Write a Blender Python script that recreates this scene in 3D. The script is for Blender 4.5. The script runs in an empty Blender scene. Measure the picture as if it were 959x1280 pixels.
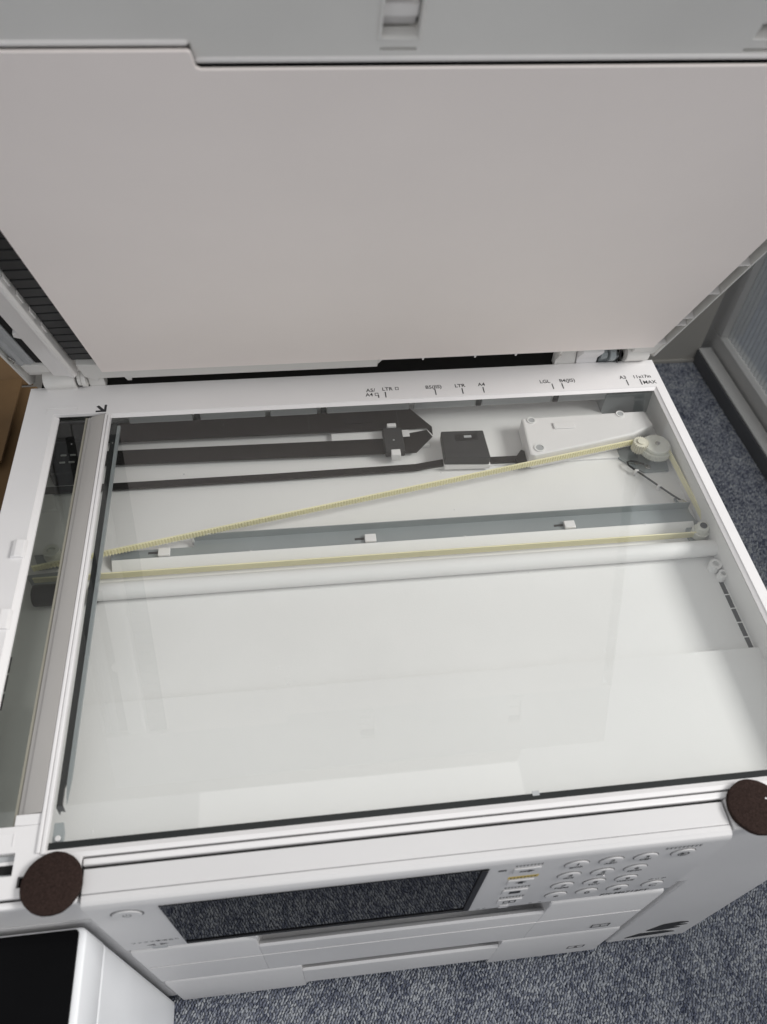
import bpy, bmesh, math, random
from mathutils import Matrix, Vector
random.seed(7)
SC = bpy.context.scene
COL = SC.collection
FL = 318.0                       # floor lies 318 mm under the scanner frame top; all shapes are in mm, frame top at z = 0

def W(x, y, z): return Vector((x/1000.0, y/1000.0, (z+FL)/1000.0))

# ------------------------------------------------------------------ camera
cam_d = bpy.data.cameras.new('camera'); cam = bpy.data.objects.new('camera', cam_d); COL.objects.link(cam)
fwd = Vector((0.09914128, 0.62203214, -0.77668978)).normalized()
rgt = Vector((0.99300752, -0.11211515, 0.03696302)); rgt = (rgt - fwd*rgt.dot(fwd)).normalized()
up = rgt.cross(fwd)
loc = W(145.253, -459.192, 432.234)
cam.matrix_world = Matrix(((rgt.x, up.x, -fwd.x, loc.x), (rgt.y, up.y, -fwd.y, loc.y), (rgt.z, up.z, -fwd.z, loc.z), (0, 0, 0, 1)))
cam_d.sensor_fit = 'VERTICAL'; cam_d.sensor_height = 36.0; cam_d.lens = 975.75/1280*36
cam_d.clip_start = 0.02; cam_d.clip_end = 60
cam_d.dof.use_dof = True; cam_d.dof.focus_distance = 0.60; cam_d.dof.aperture_fstop = 9.0
SC.camera = cam

# ------------------------------------------------------------------ world and lamp
wd = bpy.data.worlds.new('World'); SC.world = wd; wd.use_nodes = True
bg = wd.node_tree.nodes['Background']; bg.inputs[0].default_value = (0.97, 0.985, 1.0, 1); bg.inputs[1].default_value = 0.70
ld = bpy.data.lights.new('window_light', 'AREA'); ld.shape = 'RECTANGLE'; ld.size = 0.9; ld.size_y = 0.7; ld.energy = 44; ld.color = (1.0, 0.985, 0.965)
lamp = bpy.data.objects.new('window_light', ld); COL.objects.link(lamp)
lamp.location = (2.05, -0.50, 1.80)
lamp.rotation_euler = (Vector((0.25, -0.15, 0.30)) - lamp.location).to_track_quat('-Z', 'Y').to_euler()
cd_ = bpy.data.lights.new('ceiling_light', 'AREA'); cd_.shape = 'RECTANGLE'; cd_.size = 1.02; cd_.size_y = 0.8; cd_.energy = 1.8; cd_.color = (1.0, 0.975, 0.95)
ceil_ = bpy.data.objects.new('ceiling_light', cd_); COL.objects.link(ceil_); ceil_.location = (0.27, 0.10, 2.35)
SC.view_settings.view_transform = 'Standard'; SC.view_settings.look = 'None'; SC.view_settings.exposure = 0.0; SC.view_settings.gamma = 1.0
SC.view_settings.use_curve_mapping = False
SC.render.engine = 'CYCLES'
SC.cycles.use_denoising = True
SC.cycles.max_bounces = 10; SC.cycles.transparent_max_bounces = 16
SC.cycles.caustics_reflective = False; SC.cycles.caustics_refractive = False

# ------------------------------------------------------------------ materials
def mat(name): 
    m = bpy.data.materials.new(name); m.use_nodes = True
    return m, m.node_tree.nodes, m.node_tree.links, m.node_tree.nodes['Principled BSDF']

def plastic(name, col, rough=0.45, grain=0.05, gscale=2600, var=0.04, vscale=14, spec=0.4, metal=0.0):
    m, N, Lk, b = mat(name)
    tc = N.new('ShaderNodeTexCoord')
    n1 = N.new('ShaderNodeTexNoise'); n1.inputs['Scale'].default_value = vscale; n1.inputs['Detail'].default_value = 5
    Lk.new(tc.outputs['Object'], n1.inputs['Vector'])
    mr = N.new('ShaderNodeMapRange'); mr.inputs[3].default_value = 1-var; mr.inputs[4].default_value = 1+var
    mr.inputs[1].default_value = 0.3; mr.inputs[2].default_value = 0.7
    Lk.new(n1.outputs['Fac'], mr.inputs[0])
    mx = N.new('ShaderNodeVectorMath'); mx.operation = 'SCALE'; mx.inputs[0].default_value = col[:3]
    Lk.new(mr.outputs[0], mx.inputs['Scale']); Lk.new(mx.outputs[0], b.inputs['Base Color'])
    mr2 = N.new('ShaderNodeMapRange'); mr2.inputs[3].default_value = max(rough-0.06, 0.02); mr2.inputs[4].default_value = rough+0.06
    Lk.new(n1.outputs['Fac'], mr2.inputs[0]); Lk.new(mr2.outputs[0], b.inputs['Roughness'])
    b.inputs['Specular IOR Level'].default_value = spec; b.inputs['Metallic'].default_value = metal
    if grain > 0:
        n2 = N.new('ShaderNodeTexNoise'); n2.inputs['Scale'].default_value = gscale; n2.inputs['Detail'].default_value = 2
        Lk.new(tc.outputs['Object'], n2.inputs['Vector'])
        bp = N.new('ShaderNodeBump'); bp.inputs['Strength'].default_value = grain; bp.inputs['Distance'].default_value = 0.0004
        Lk.new(n2.outputs['Fac'], bp.inputs['Height']); Lk.new(bp.outputs[0], b.inputs['Normal'])
    return m

MT = {}
MT['white'] = plastic('white_plastic', (0.80, 0.785, 0.785), 0.42, 0.10, 2200, 0.02)
MT['front'] = plastic('front_shaded_white_plastic', (0.65, 0.64, 0.64), 0.45, 0.10, 2200, 0.02)  # same white plastic, darkened to hold the shade on the front faces
MT['bed'] = plastic('bed_plastic', (0.81, 0.805, 0.80), 0.55, 0.20, 1100, 0.03, 9)
MT['bar'] = plastic('slope_shaded_plastic', (0.43, 0.412, 0.395), 0.38, 0.05, 2200, 0.03)  # white plastic greyed for the shade on its left-facing slope
MT['pad'] = plastic('pad_foam', (0.955, 0.875, 0.84), 0.62, 0.12, 900, 0.045, 4)
MT['lid'] = plastic('lid_plastic', (0.72, 0.705, 0.68), 0.48, 0.12, 2000, 0.03)
MT['rail_white'] = plastic('lid_rail_plastic', (0.80, 0.775, 0.76), 0.30, 0.04, 2000, 0.02)
MT['grey'] = plastic('grey_plastic', (0.42, 0.43, 0.44), 0.45, 0.08, 2000, 0.04)
MT['metal'] = plastic('grey_steel', (0.31, 0.34, 0.35), 0.42, 0.06, 1800, 0.04, 30, 0.5, 0.25)
MT['screw'] = plastic('screw_steel', (0.55, 0.54, 0.52), 0.28, 0.0, 100, 0.03, 30, 0.5, 0.9)
MT['black'] = plastic('black_plastic', (0.010, 0.010, 0.011), 0.42, 0.08, 1800, 0.2)
MT['cable'] = plastic('flat_cable_black', (0.012, 0.011, 0.010), 0.35, 0.04, 1500, 0.2)
MT['dark'] = plastic('dark_grey_plastic', (0.035, 0.036, 0.037), 0.5, 0.10, 1600, 0.12)
MT['blackgap'] = plastic('black_gap', (0.006, 0.006, 0.006), 0.8, 0.0)
MT['gasket'] = plastic('gasket_black', (0.012, 0.014, 0.014), 0.3, 0.05, 900, 0.2)
MT['ink'] = plastic('print_ink', (0.03, 0.03, 0.032), 0.6, 0.0)
MT['greyink'] = plastic('print_ink_grey', (0.16, 0.16, 0.165), 0.6, 0.0)
MT['yellow'] = plastic('yellow_label', (0.62, 0.46, 0.12), 0.55, 0.0)
MT['belt'] = plastic('belt_rubber', (0.88, 0.83, 0.56), 0.55, 0.05, 2000, 0.05)
MT['seal'] = plastic('slit_seal_rubber', (0.30, 0.285, 0.235), 0.6, 0.05, 2000, 0.05)
MT['gear'] = plastic('gear_nylon', (0.72, 0.72, 0.66), 0.42, 0.04, 2000, 0.03)
MT['brass'] = plastic('gear_cream', (0.74, 0.71, 0.60), 0.42, 0.04, 2000, 0.05)
MT['appl'] = plastic('appliance_white', (0.88, 0.89, 0.905), 0.33, 0.04, 2200, 0.015)
MT['appl_black'] = plastic('appliance_black_top', (0.004, 0.004, 0.0045), 0.25, 0.05, 900, 0.2, 14, 0.04)
MT['alu'] = plastic('door_aluminium', (0.47, 0.465, 0.455), 0.42, 0.05, 1200, 0.05, 8, 0.5, 0.2)
MT['alu_dark'] = plastic('door_sill_dark', (0.085, 0.087, 0.092), 0.55, 0.08, 900, 0.08)
MT['wall'] = plastic('wall_paint', (0.34, 0.325, 0.30), 0.7, 0.2, 300, 0.04)
MT['card'] = plastic('cardboard', (0.135, 0.078, 0.033), 0.75, 0.2, 160, 0.12, 22)
MT['card_in'] = plastic('cardboard_edge', (0.22, 0.12, 0.045), 0.8, 0.2, 300, 0.12, 22)

def glass(name, tint, dust, rough=0.0, ior=1.5):
    m, N, Lk, b = mat(name); N.remove(b)
    out = N['Material Output']
    tr = N.new('ShaderNodeBsdfTransparent'); tr.inputs[0].default_value = (*tint, 1)
    gl = N.new('ShaderNodeBsdfGlossy'); gl.inputs['Roughness'].default_value = rough; gl.inputs[0].default_value = (1, 1, 1, 1)
    df = N.new('ShaderNodeBsdfDiffuse'); df.inputs[0].default_value = (0.8, 0.8, 0.8, 1)
    fr = N.new('ShaderNodeLayerWeight'); fr.inputs['Blend'].default_value = 0.5
    pw_ = N.new('ShaderNodeMath'); pw_.operation = 'POWER'; pw_.inputs[1].default_value = 5.0; Lk.new(fr.outputs['Facing'], pw_.inputs[0])
    mu = N.new('ShaderNodeMath'); mu.operation = 'MULTIPLY_ADD'; mu.inputs[1].default_value = 0.92; mu.inputs[2].default_value = 0.085; mu.use_clamp = True
    Lk.new(pw_.outputs[0], mu.inputs[0])
    mx = N.new('ShaderNodeMixShader'); Lk.new(mu.outputs[0], mx.inputs[0]); Lk.new(tr.outputs[0], mx.inputs[1]); Lk.new(gl.outputs[0], mx.inputs[2])
    tc = N.new('ShaderNodeTexCoord')
    n1 = N.new('ShaderNodeTexNoise'); n1.inputs['Scale'].default_value = 16; n1.inputs['Detail'].default_value = 6; n1.inputs['Roughness'].default_value = 0.7
    Lk.new(tc.outputs['Object'], n1.inputs['Vector'])
    mr = N.new('ShaderNodeMapRange'); mr.inputs[1].default_value = 0.70; mr.inputs[2].default_value = 0.75; mr.inputs[3].default_value = dust*0.35; mr.inputs[4].default_value = dust
    Lk.new(n1.outputs['Fac'], mr.inputs[0])
    vo = N.new('ShaderNodeTexVoronoi'); vo.inputs['Scale'].default_value = 38; vo.inputs['Randomness'].default_value = 1.0; Lk.new(tc.outputs['Object'], vo.inputs['Vector'])
    lt = N.new('ShaderNodeMath'); lt.operation = 'LESS_THAN'; lt.inputs[1].default_value = 0.022; Lk.new(vo.outputs['Distance'], lt.inputs[0])
    sc2 = N.new('ShaderNodeMath'); sc2.operation = 'MULTIPLY_ADD'; sc2.inputs[1].default_value = 0.4; Lk.new(lt.outputs[0], sc2.inputs[0]); Lk.new(mr.outputs[0], sc2.inputs[2])
    m2 = N.new('ShaderNodeMixShader'); Lk.new(sc2.outputs[0], m2.inputs[0]); Lk.new(mx.outputs[0], m2.inputs[1]); Lk.new(df.outputs[0], m2.inputs[2])
    Lk.new(m2.outputs[0], out.inputs[0])
    return m
def clear(name, tint):
    m, N, Lk, b = mat(name); N.remove(b)
    tr = N.new('ShaderNodeBsdfTransparent'); tr.inputs[0].default_value = (*tint, 1)
    Lk.new(tr.outputs[0], N['Material Output'].inputs[0]); return m
MT['glass'] = glass('scan_glass', (0.965, 0.968, 0.960), 0.022)
MT['glass2'] = glass('strip_glass', (0.55, 0.57, 0.54), 0.02)
MT['glass_clear'] = clear('glass_underside', (0.99, 0.995, 0.99))
MT['screen'] = plastic('screen_glass', (0.006, 0.0065, 0.008), 0.05, 0.0, 100, 0.0, 14, 0.10)
_b = MT['screen'].node_tree.nodes['Principled BSDF']; MT['screen'].node_tree.links.remove(_b.inputs['Roughness'].links[0]); _b.inputs['Roughness'].default_value = 0.02; _b.inputs['Specular Tint'].default_value = (0.45, 0.47, 0.5, 1)

def felt_mat():
    m, N, Lk, b = mat('brown_felt')
    tc = N.new('ShaderNodeTexCoord')
    n = N.new('ShaderNodeTexNoise'); n.inputs['Scale'].default_value = 900; n.inputs['Detail'].default_value = 6; n.inputs['Roughness'].default_value = 0.75; n.inputs['Distortion'].default_value = 1.2
    Lk.new(tc.outputs['Object'], n.inputs['Vector'])
    cr = N.new('ShaderNodeValToRGB'); cr.color_ramp.elements[0].position = 0.32; cr.color_ramp.elements[0].color = (0.013, 0.008, 0.007, 1)
    cr.color_ramp.elements[1].position = 0.74; cr.color_ramp.elements[1].color = (0.060, 0.038, 0.032, 1)
    Lk.new(n.outputs['Fac'], cr.inputs[0]); Lk.new(cr.outputs[0], b.inputs['Base Color'])
    b.inputs['Roughness'].default_value = 0.95; b.inputs['Specular IOR Level'].default_value = 0.1
    bp = N.new('ShaderNodeBump'); bp.inputs['Strength'].default_value = 0.8; bp.inputs['Distance'].default_value = 0.0006
    Lk.new(n.outputs['Fac'], bp.inputs['Height']); Lk.new(bp.outputs[0], b.inputs['Normal'])
    return m
MT['felt'] = felt_mat()

def carpet_ramp(cr):
    e = cr.color_ramp.elements
    e[0].position = 0.0; e[0].color = (0.078, 0.088, 0.128, 1)
    e[1].position = 1.0; e[1].color = (0.44, 0.455, 0.475, 1)
    a = e.new(0.35); a.color = (0.188, 0.202, 0.248, 1)
    a = e.new(0.65); a.color = (0.315, 0.332, 0.368, 1)
def carpet_mats():
    m, N, Lk, b = mat('carpet_backing')
    tc = N.new('ShaderNodeTexCoord')
    v = N.new('ShaderNodeTexVoronoi'); v.inputs['Scale'].default_value = 420
    Lk.new(tc.outputs['Object'], v.inputs['Vector'])
    cr = N.new('ShaderNodeValToRGB'); carpet_ramp(cr)
    sp = N.new('ShaderNodeSeparateColor'); Lk.new(v.outputs['Color'], sp.inputs[0]); Lk.new(sp.outputs[0], cr.inputs[0])
    Lk.new(cr.outputs[0], b.inputs['Base Color']); b.inputs['Roughness'].default_value = 0.95; b.inputs['Specular IOR Level'].default_value = 0.1
    bp = N.new('ShaderNodeBump'); bp.inputs['Strength'].default_value = 0.8; bp.inputs['Distance'].default_value = 0.002; bp.invert = True
    Lk.new(v.outputs['Distance'], bp.inputs['Height']); Lk.new(bp.outputs[0], b.inputs['Normal'])
    m2, N, Lk, b = mat('carpet_loop')
    oi = N.new('ShaderNodeObjectInfo'); geo = N.new('ShaderNodeNewGeometry')
    n = N.new('ShaderNodeTexNoise'); n.inputs['Scale'].default_value = 45; n.inputs['Detail'].default_value = 3
    Lk.new(geo.outputs['Position'], n.inputs['Vector'])
    ma = N.new('ShaderNodeMath'); ma.operation = 'MULTIPLY_ADD'; ma.inputs[1].default_value = 0.8; Lk.new(oi.outputs['Random'], ma.inputs[0])
    mb = N.new('ShaderNodeMath'); mb.operation = 'MULTIPLY_ADD'; mb.inputs[1].default_value = 0.9; mb.inputs[2].default_value = -0.35
    Lk.new(n.outputs['Fac'], mb.inputs[0]); Lk.new(mb.outputs[0], ma.inputs[2])
    cr = N.new('ShaderNodeValToRGB'); carpet_ramp(cr); Lk.new(ma.outputs[0], cr.inputs[0]); Lk.new(cr.outputs[0], b.inputs['Base Color'])
    b.inputs['Roughness'].default_value = 0.9; b.inputs['Specular IOR Level'].default_value = 0.15
    return m, m2
MT['carpet'], MT['loop'] = carpet_mats()

def pane_mat():
    m, N, Lk, b = mat('fluted_glass')
    out = N['Material Output']
    b.inputs['Base Color'].default_value = (0.29, 0.302, 0.312, 1); b.inputs['Roughness'].default_value = 0.13; b.inputs['Specular IOR Level'].default_value = 0.7
    tr = N.new('ShaderNodeBsdfTransparent'); tr.inputs[0].default_value = (0.93, 0.96, 0.97, 1)
    mx = N.new('ShaderNodeMixShader'); mx.inputs[0].default_value = 0.22
    Lk.new(b.outputs[0], mx.inputs[1]); Lk.new(tr.outputs[0], mx.inputs[2]); Lk.new(mx.outputs[0], out.inputs[0])
    return m
MT['pane'] = pane_mat()

# ------------------------------------------------------------------ builders
ORG = {}
LID_A = math.radians(62.4)
LS = Vector((0, -math.cos(LID_A), math.sin(LID_A))); LN = Vector((0, -math.sin(LID_A), -math.cos(LID_A))); LO = Vector((0, 22.3, 25.0))
def XW(v): return W(v.x, v.y, v.z)
def XL(v):                        # lid frame: x along the hinge, y up the lid, z out of the pad
    q = LO + Vector((v.x, 0, 0)) + LS*v.y + LN*v.z
    return W(q.x, q.y, q.z)
def XM(v): return v/1000.0        # plain mm, for shared meshes placed by location

class MB:
    def __init__(s): s.bm = bmesh.new()
    def _bev(s, verts, bev, seg, ang=0.5):
        if bev <= 0: return
        es = set(e for v in verts for e in v.link_edges)
        es = [e for e in es if len(e.link_faces) == 2 and e.calc_face_angle(0) > ang]
        bmesh.ops.bevel(s.bm, geom=es, offset=bev, segments=seg, profile=0.5, affect='EDGES', clamp_overlap=True)
    def box(s, x0, x1, y0, y1, z0, z1, bev=0.0, seg=2):
        r = bmesh.ops.create_cube(s.bm, size=1.0)
        vs = r['verts']
        for v in vs: v.co = Vector(((x0+x1)/2+v.co.x*(x1-x0), (y0+y1)/2+v.co.y*(y1-y0), (z0+z1)/2+v.co.z*(z1-z0)))
        s._bev(vs, bev, seg); return s
    def prism(s, pts, axis, a, b, bev=0.0, seg=2):
        def P(u, v, t): return {'x': (t, u, v), 'y': (u, t, v), 'z': (u, v, t)}[axis]
        va = [s.bm.verts.new(P(u, v, a)) for u, v in pts]; vb = [s.bm.verts.new(P(u, v, b)) for u, v in pts]
        n = len(pts)
        fs = [s.bm.faces.new(va), s.bm.faces.new(vb[::-1])]
        for i in range(n): fs.append(s.bm.faces.new((va[i], vb[i], vb[(i+1) % n], va[(i+1) % n])))
        bmesh.ops.recalc_face_normals(s.bm, faces=fs)
        s._bev(va+vb, bev, seg); return s
    def cyl(s, c, axis, r, h, n=24, r2=None, bev=0.0):
        m = {'x': Matrix.Rotation(math.pi/2, 4, 'Y'), 'y': Matrix.Rotation(math.pi/2, 4, 'X'), 'z': Matrix()}[axis]
        k = bmesh.ops.create_cone(s.bm, cap_ends=True, cap_tris=False, segments=n, radius1=r, radius2=r if r2 is None else r2, depth=h, matrix=Matrix.Translation(c) @ m)
        s._bev(k['verts'], bev, 2, 0.8); return s
    def ring(s, c, r0, r1, h, n=28):            # annulus standing on z
        A = [[s.bm.verts.new((c[0]+r*math.cos(t), c[1]+r*math.sin(t), z)) for t in [2*math.pi*i/n for i in range(n)]] for r, z in ((r0, c[2]), (r1, c[2]), (r1, c[2]+h), (r0, c[2]+h))]
        fs = []
        for k in range(4):
            a, b = A[k], A[(k+1) % 4]
            for i in range(n): fs.append(s.bm.faces.new((a[i], a[(i+1) % n], b[(i+1) % n], b[i])))
        bmesh.ops.recalc_face_normals(s.bm, faces=fs); return s
    def tube(s, pts, r, n=8):
        pts = [Vector(p) for p in pts]; rings = []
        for i, p in enumerate(pts):
            t = (pts[min(i+1, len(pts)-1)] - pts[max(i-1, 0)]).normalized()
            a = t.cross(Vector((0, 0, 1))); a = a.normalized() if a.length > 1e-4 else Vector((1, 0, 0)); b = t.cross(a)
            rings.append([s.bm.verts.new(p + (a*math.cos(2*math.pi*k/n) + b*math.sin(2*math.pi*k/n))*r) for k in range(n)])
        fs = []
        for i in range(len(rings)-1):
            for k in range(n): fs.append(s.bm.faces.new((rings[i][k], rings[i][(k+1) % n], rings[i+1][(k+1) % n], rings[i+1][k])))
        fs.append(s.bm.faces.new(rings[0])); fs.append(s.bm.faces.new(rings[-1][::-1]))
        bmesh.ops.recalc_face_normals(s.bm, faces=fs); return s
    def ribbon(s, pts, w, t, axis='y'):           # flat band along pts, width w across axis, thickness t in z
        d = Vector((0, w/2, 0)) if axis == 'y' else Vector((w/2, 0, 0)) if axis == 'x' else Vector((0, 0, w/2))
        h = Vector((0, 0, t)) if axis != 'z' else Vector((0, t, 0))
        R = [[s.bm.verts.new(Vector(p)+q) for q in (-d, d, d+h, -d+h)] for p in pts]
        fs = []
        for i in range(len(R)-1):
            for k in range(4): fs.append(s.bm.faces.new((R[i][k], R[i][(k+1) % 4], R[i+1][(k+1) % 4], R[i+1][k])))
        fs.append(s.bm.faces.new(R[0])); fs.append(s.bm.faces.new(R[-1][::-1]))
        bmesh.ops.recalc_face_normals(s.bm, faces=fs); return s
    def plate(s, xs, ys, holes, z0, z1, bev=0.0, seg=2):   # sheet on a grid of xs, ys with rectangular holes (x0,x1,y0,y1)
        xs = sorted(set(xs) | set(h[0] for h in holes) | set(h[1] for h in holes)); ys = sorted(set(ys) | set(h[2] for h in holes) | set(h[3] for h in holes))
        V = {}
        def vt(i, j):
            if (i, j) not in V: V[(i, j)] = s.bm.verts.new((xs[i], ys[j], z0))
            return V[(i, j)]
        fs = []
        for i in range(len(xs)-1):
            for j in range(len(ys)-1):
                cx, cy = (xs[i]+xs[i+1])/2, (ys[j]+ys[j+1])/2
                if any(h[0] < cx < h[1] and h[2] < cy < h[3] for h in holes): continue
                fs.append(s.bm.faces.new((vt(i, j), vt(i+1, j), vt(i+1, j+1), vt(i, j+1))))
        r = bmesh.ops.extrude_face_region(s.bm, geom=fs)
        nv = [g for g in r['geom'] if isinstance(g, bmesh.types.BMVert)]
        for v in nv: v.co.z = z1
        allv = list(V.values())+nv
        fa = list(set(f for v in allv for f in v.link_faces)); bmesh.ops.recalc_face_normals(s.bm, faces=fa)
        s._bev(allv, bev, seg, 1.0); return s
    def frame_lip(s, x0, x1, y0, y1, w, zo, zi):            # sloping lip round the inside of an opening
        a = [s.bm.verts.new(p) for p in ((x0, y0, zo), (x1, y0, zo), (x1, y1, zo), (x0, y1, zo))]
        b = [s.bm.verts.new(p) for p in ((x0+w, y0+w, zi), (x1-w, y0+w, zi), (x1-w, y1-w, zi), (x0+w, y1-w, zi))]
        c = [s.bm.verts.new(p) for p in ((x0, y0, zi-1.5), (x1, y0, zi-1.5), (x1, y1, zi-1.5), (x0, y1, zi-1.5))]
        fs = []
        for i in range(4):
            j = (i+1) % 4
            fs.append(s.bm.faces.new((a[i], a[j], b[j], b[i]))); fs.append(s.bm.faces.new((b[i], b[j], c[j], c[i]))); fs.append(s.bm.faces.new((c[i], c[j], a[j], a[i])))
        bmesh.ops.recalc_face_normals(s.bm, faces=fs); return s
    def mesh(s, name, m, org, xf, smooth=20):
        for v in s.bm.verts: v.co = xf(v.co) - org
        bmesh.ops.recalc_face_normals(s.bm, faces=s.bm.faces)
        me = bpy.data.meshes.new(name); s.bm.to_mesh(me); s.bm.free()
        ms = m if isinstance(m, list) else [m]
        for k in ms: me.materials.append(MT[k])
        me.shade_smooth(); me.set_sharp_from_angle(angle=math.radians(smooth))
        return me
    def build(s, name, m, parent=None, xf=XW, org=None, smooth=20, loc=None):
        o_ = Vector((0, 0, 0)) if xf is XM else (ORG.get(parent, Vector((0, 0, 0))) if org is None else org)
        me = s.mesh(name, m, o_, xf, smooth)
        return link(name, me, parent, o_ if parent is None and xf is not XM else None, loc)

def link(name, me, parent=None, org=None, loc=None):
    o = bpy.data.objects.new(name, me); COL.objects.link(o)
    if parent is not None:
        o.parent = parent; ORG[o] = ORG[parent]
        if loc is not None: o.location = loc - ORG[parent]
    else:
        o.location = org if org is not None else (loc if loc is not None else (0, 0, 0)); ORG[o] = Vector(o.location)
    return o
def tag(o, label=None, cat=None, group=None, kind=None):
    if label: o['label'] = label
    if cat: o['category'] = cat
    if group: o['group'] = group
    if kind: o['kind'] = kind
    return o
def empty(name, loc, label, cat, group=None):
    o = bpy.data.objects.new(name, None); COL.objects.link(o); o.location = loc; ORG[o] = Vector(loc); o.empty_display_size = 0.05
    return tag(o, label, cat, group)
def text(s, size, pos, right, upv, m, parent, name='lettering', align='LEFT', sx=1.0, shear=0.0, weight=0.0):
    cu = bpy.data.curves.new(name, 'FONT'); cu.body = s; cu.size = size/1000; cu.align_x = align; cu.extrude = 0.00003; cu.offset = weight/1000; cu.resolution_u = 3; cu.shear = shear
    t = bpy.data.objects.new(name, cu); COL.objects.link(t)
    dg = bpy.context.evaluated_depsgraph_get()
    me = bpy.data.meshes.new_from_object(t.evaluated_get(dg)); bpy.data.objects.remove(t); bpy.data.curves.remove(cu)
    r = Vector(right).normalized(); u = Vector(upv).normalized(); n = r.cross(u)
    w = W(*pos) - ORG[parent]
    M = Matrix(((r.x*sx, u.x, n.x, w.x), (r.y*sx, u.y, n.y, w.y), (r.z*sx, u.z, n.z, w.z), (0, 0, 0, 1)))
    me.transform(M); me.materials.clear(); me.materials.append(MT[m])
    return link(name, me, parent)

# ------------------------------------------------------------------ setting: floor, wall
g = MB(); g.box(-6000, 6000, -6000, 6000, -FL-30, -FL-2.2)
tag(g.build('carpet_floor', 'carpet', xf=XW), kind='structure')
w_ = MB(); w_.box(-1600, 742, 396, 450, -FL-2, 1900); w_.box(-1600, 742, 392, 396, -FL-2, -FL+3.5, 0.6)
tag(w_.build('wall', 'wall'), kind='structure')

# carpet pile: tens of thousands of loops as instances of a small blob
def pile():
    pts = []
    y = -580.0
    row = 0
    while y < 391:
        x = -330.0 + (row % 2)*1.25
        while x < 760:
            inside = (-60 < x < 444 and -345 < y < 30)
            door = x > 736 + (y-395)*-0.047 - 1
            wallx = x < -200
            appl = x < 8 and y < -350
            if not inside and not door and not (wallx and y < -352) and not appl:
                pts.append((x+random.uniform(-.55, .55), y+random.uniform(-.5, .5), -FL-1.6+random.uniform(-.3, .5)))
            x += 2.5
        y += 2.2; row += 1
    me = bpy.data.meshes.new('carpet_pile'); me.from_pydata([W(*q) for q in pts], [], [])
    o = bpy.data.objects.new('carpet_pile', me); COL.objects.link(o)
    me.materials.append(MT['loop'])
    ng = bpy.data.node_groups.new('pile_loops', 'GeometryNodeTree')
    ng.interface.new_socket('Geometry', in_out='INPUT', socket_type='NodeSocketGeometry'); ng.interface.new_socket('Geometry', in_out='OUTPUT', socket_type='NodeSocketGeometry')
    N = ng.nodes; Lk = ng.links
    gi = N.new('NodeGroupInput'); go = N.new('NodeGroupOutput')
    ico = N.new('GeometryNodeMeshIcoSphere'); ico.inputs['Radius'].default_value = 0.001; ico.inputs['Subdivisions'].default_value = 2
    tf = N.new('GeometryNodeTransform'); tf.inputs['Scale'].default_value = (0.86, 1.72, 1.3)
    sh = N.new('GeometryNodeSetShadeSmooth'); sm = N.new('GeometryNodeSetMaterial'); sm.inputs['Material'].default_value = MT['loop']
    ip = N.new('GeometryNodeInstanceOnPoints')
    rr = N.new('FunctionNodeRandomValue'); rr.data_type = 'FLOAT_VECTOR'; rr.inputs[0].default_value = (-0.1, -0.3, -1.0); rr.inputs[1].default_value = (0.7, 0.5, 0.3)
    rs = N.new('FunctionNodeRandomValue'); rs.data_type = 'FLOAT'; rs.inputs[2].default_value = 0.8; rs.inputs[3].default_value = 1.2; rs.inputs['Seed'].default_value = 4
    Lk.new(ico.outputs[0], tf.inputs[0]); Lk.new(tf.outputs[0], sh.inputs[0]); Lk.new(sh.outputs[0], sm.inputs[0]); Lk.new(sm.outputs[0], ip.inputs['Instance'])
    Lk.new(gi.outputs[0], ip.inputs['Points']); Lk.new(rr.outputs[0], ip.inputs['Rotation']); Lk.new(rs.outputs[1], ip.inputs['Scale']); Lk.new(ip.outputs[0], go.inputs[0])
    md = o.modifiers.new('loops', 'NODES'); md.node_group = ng
    tag(o, 'grey and navy looped carpet pile around the printer', 'carpet', kind='stuff')
pile()

# ------------------------------------------------------------------ sliding door on the right
rz = math.radians(2.7)
door = empty('sliding_door', W(737, 395, -FL), 'fluted glass sliding door in grey metal frame behind right side of printer', 'door')
def XD(v):                        # door frame: x outwards from the room, y back, z above floor; origin at the wall corner
    c, s_ = math.cos(rz), math.sin(rz)
    return W(737 + v.x*c - v.y*s_, 395 + v.x*s_ + v.y*c, -FL + v.z)
MB().box(0, 12, -1500, 0, -2, 20, 1.0).build('sill', 'alu_dark', door, XD)
MB().box(1.5, 21, -1500, 0, 20.3, 23, 0.8).build('track', 'alu', door, XD)
MB().box(21.2, 24.5, -1500, 0, -2, 13).build('track_groove', 'blackgap', door, XD)
d = MB(); d.box(24.8, 48, -1500, 40, -2, 44, 1.2); d.build('bottom_rail', 'alu', door, XD)
d = MB(); d.box(24.8, 60, -6, 40, 44.3, 470, 1.2); d.build('door_stile', 'alu', door, XD)
d = MB(); d.box(24.8, 48, -1500, 40, 470.3, 505, 1.2); d.build('mid_rail', 'alu', door, XD)
pn = MB()
prof = []
k = 0; y = -1500.0
while y < -6:
    for j in range(6):
        prof.append((39.0 - 4.6*math.sqrt(max(0.0, 1-(2*j/6-1)**2)), y + 9.0*j/6))
    y += 9.0
prof.append((39.0, y)); 
v0 = [pn.bm.verts.new((a, b, 44.4)) for a, b in prof]; v1 = [pn.bm.verts.new((a, b, 470)) for a, b in prof]
for i in range(len(prof)-1): pn.bm.faces.new((v0[i], v0[i+1], v1[i+1], v1[i]))
tag(pn.build('fluted_pane', 'pane', door, XD, smooth=60), 'vertically ribbed translucent pane')
g2 = MB(); g2.box(60, 2500, -2500, 900, -14, -12)
tag(g2.build('balcony_floor', 'alu', None, XD, org=Vector((0, 0, 0))), kind='structure')

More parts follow.
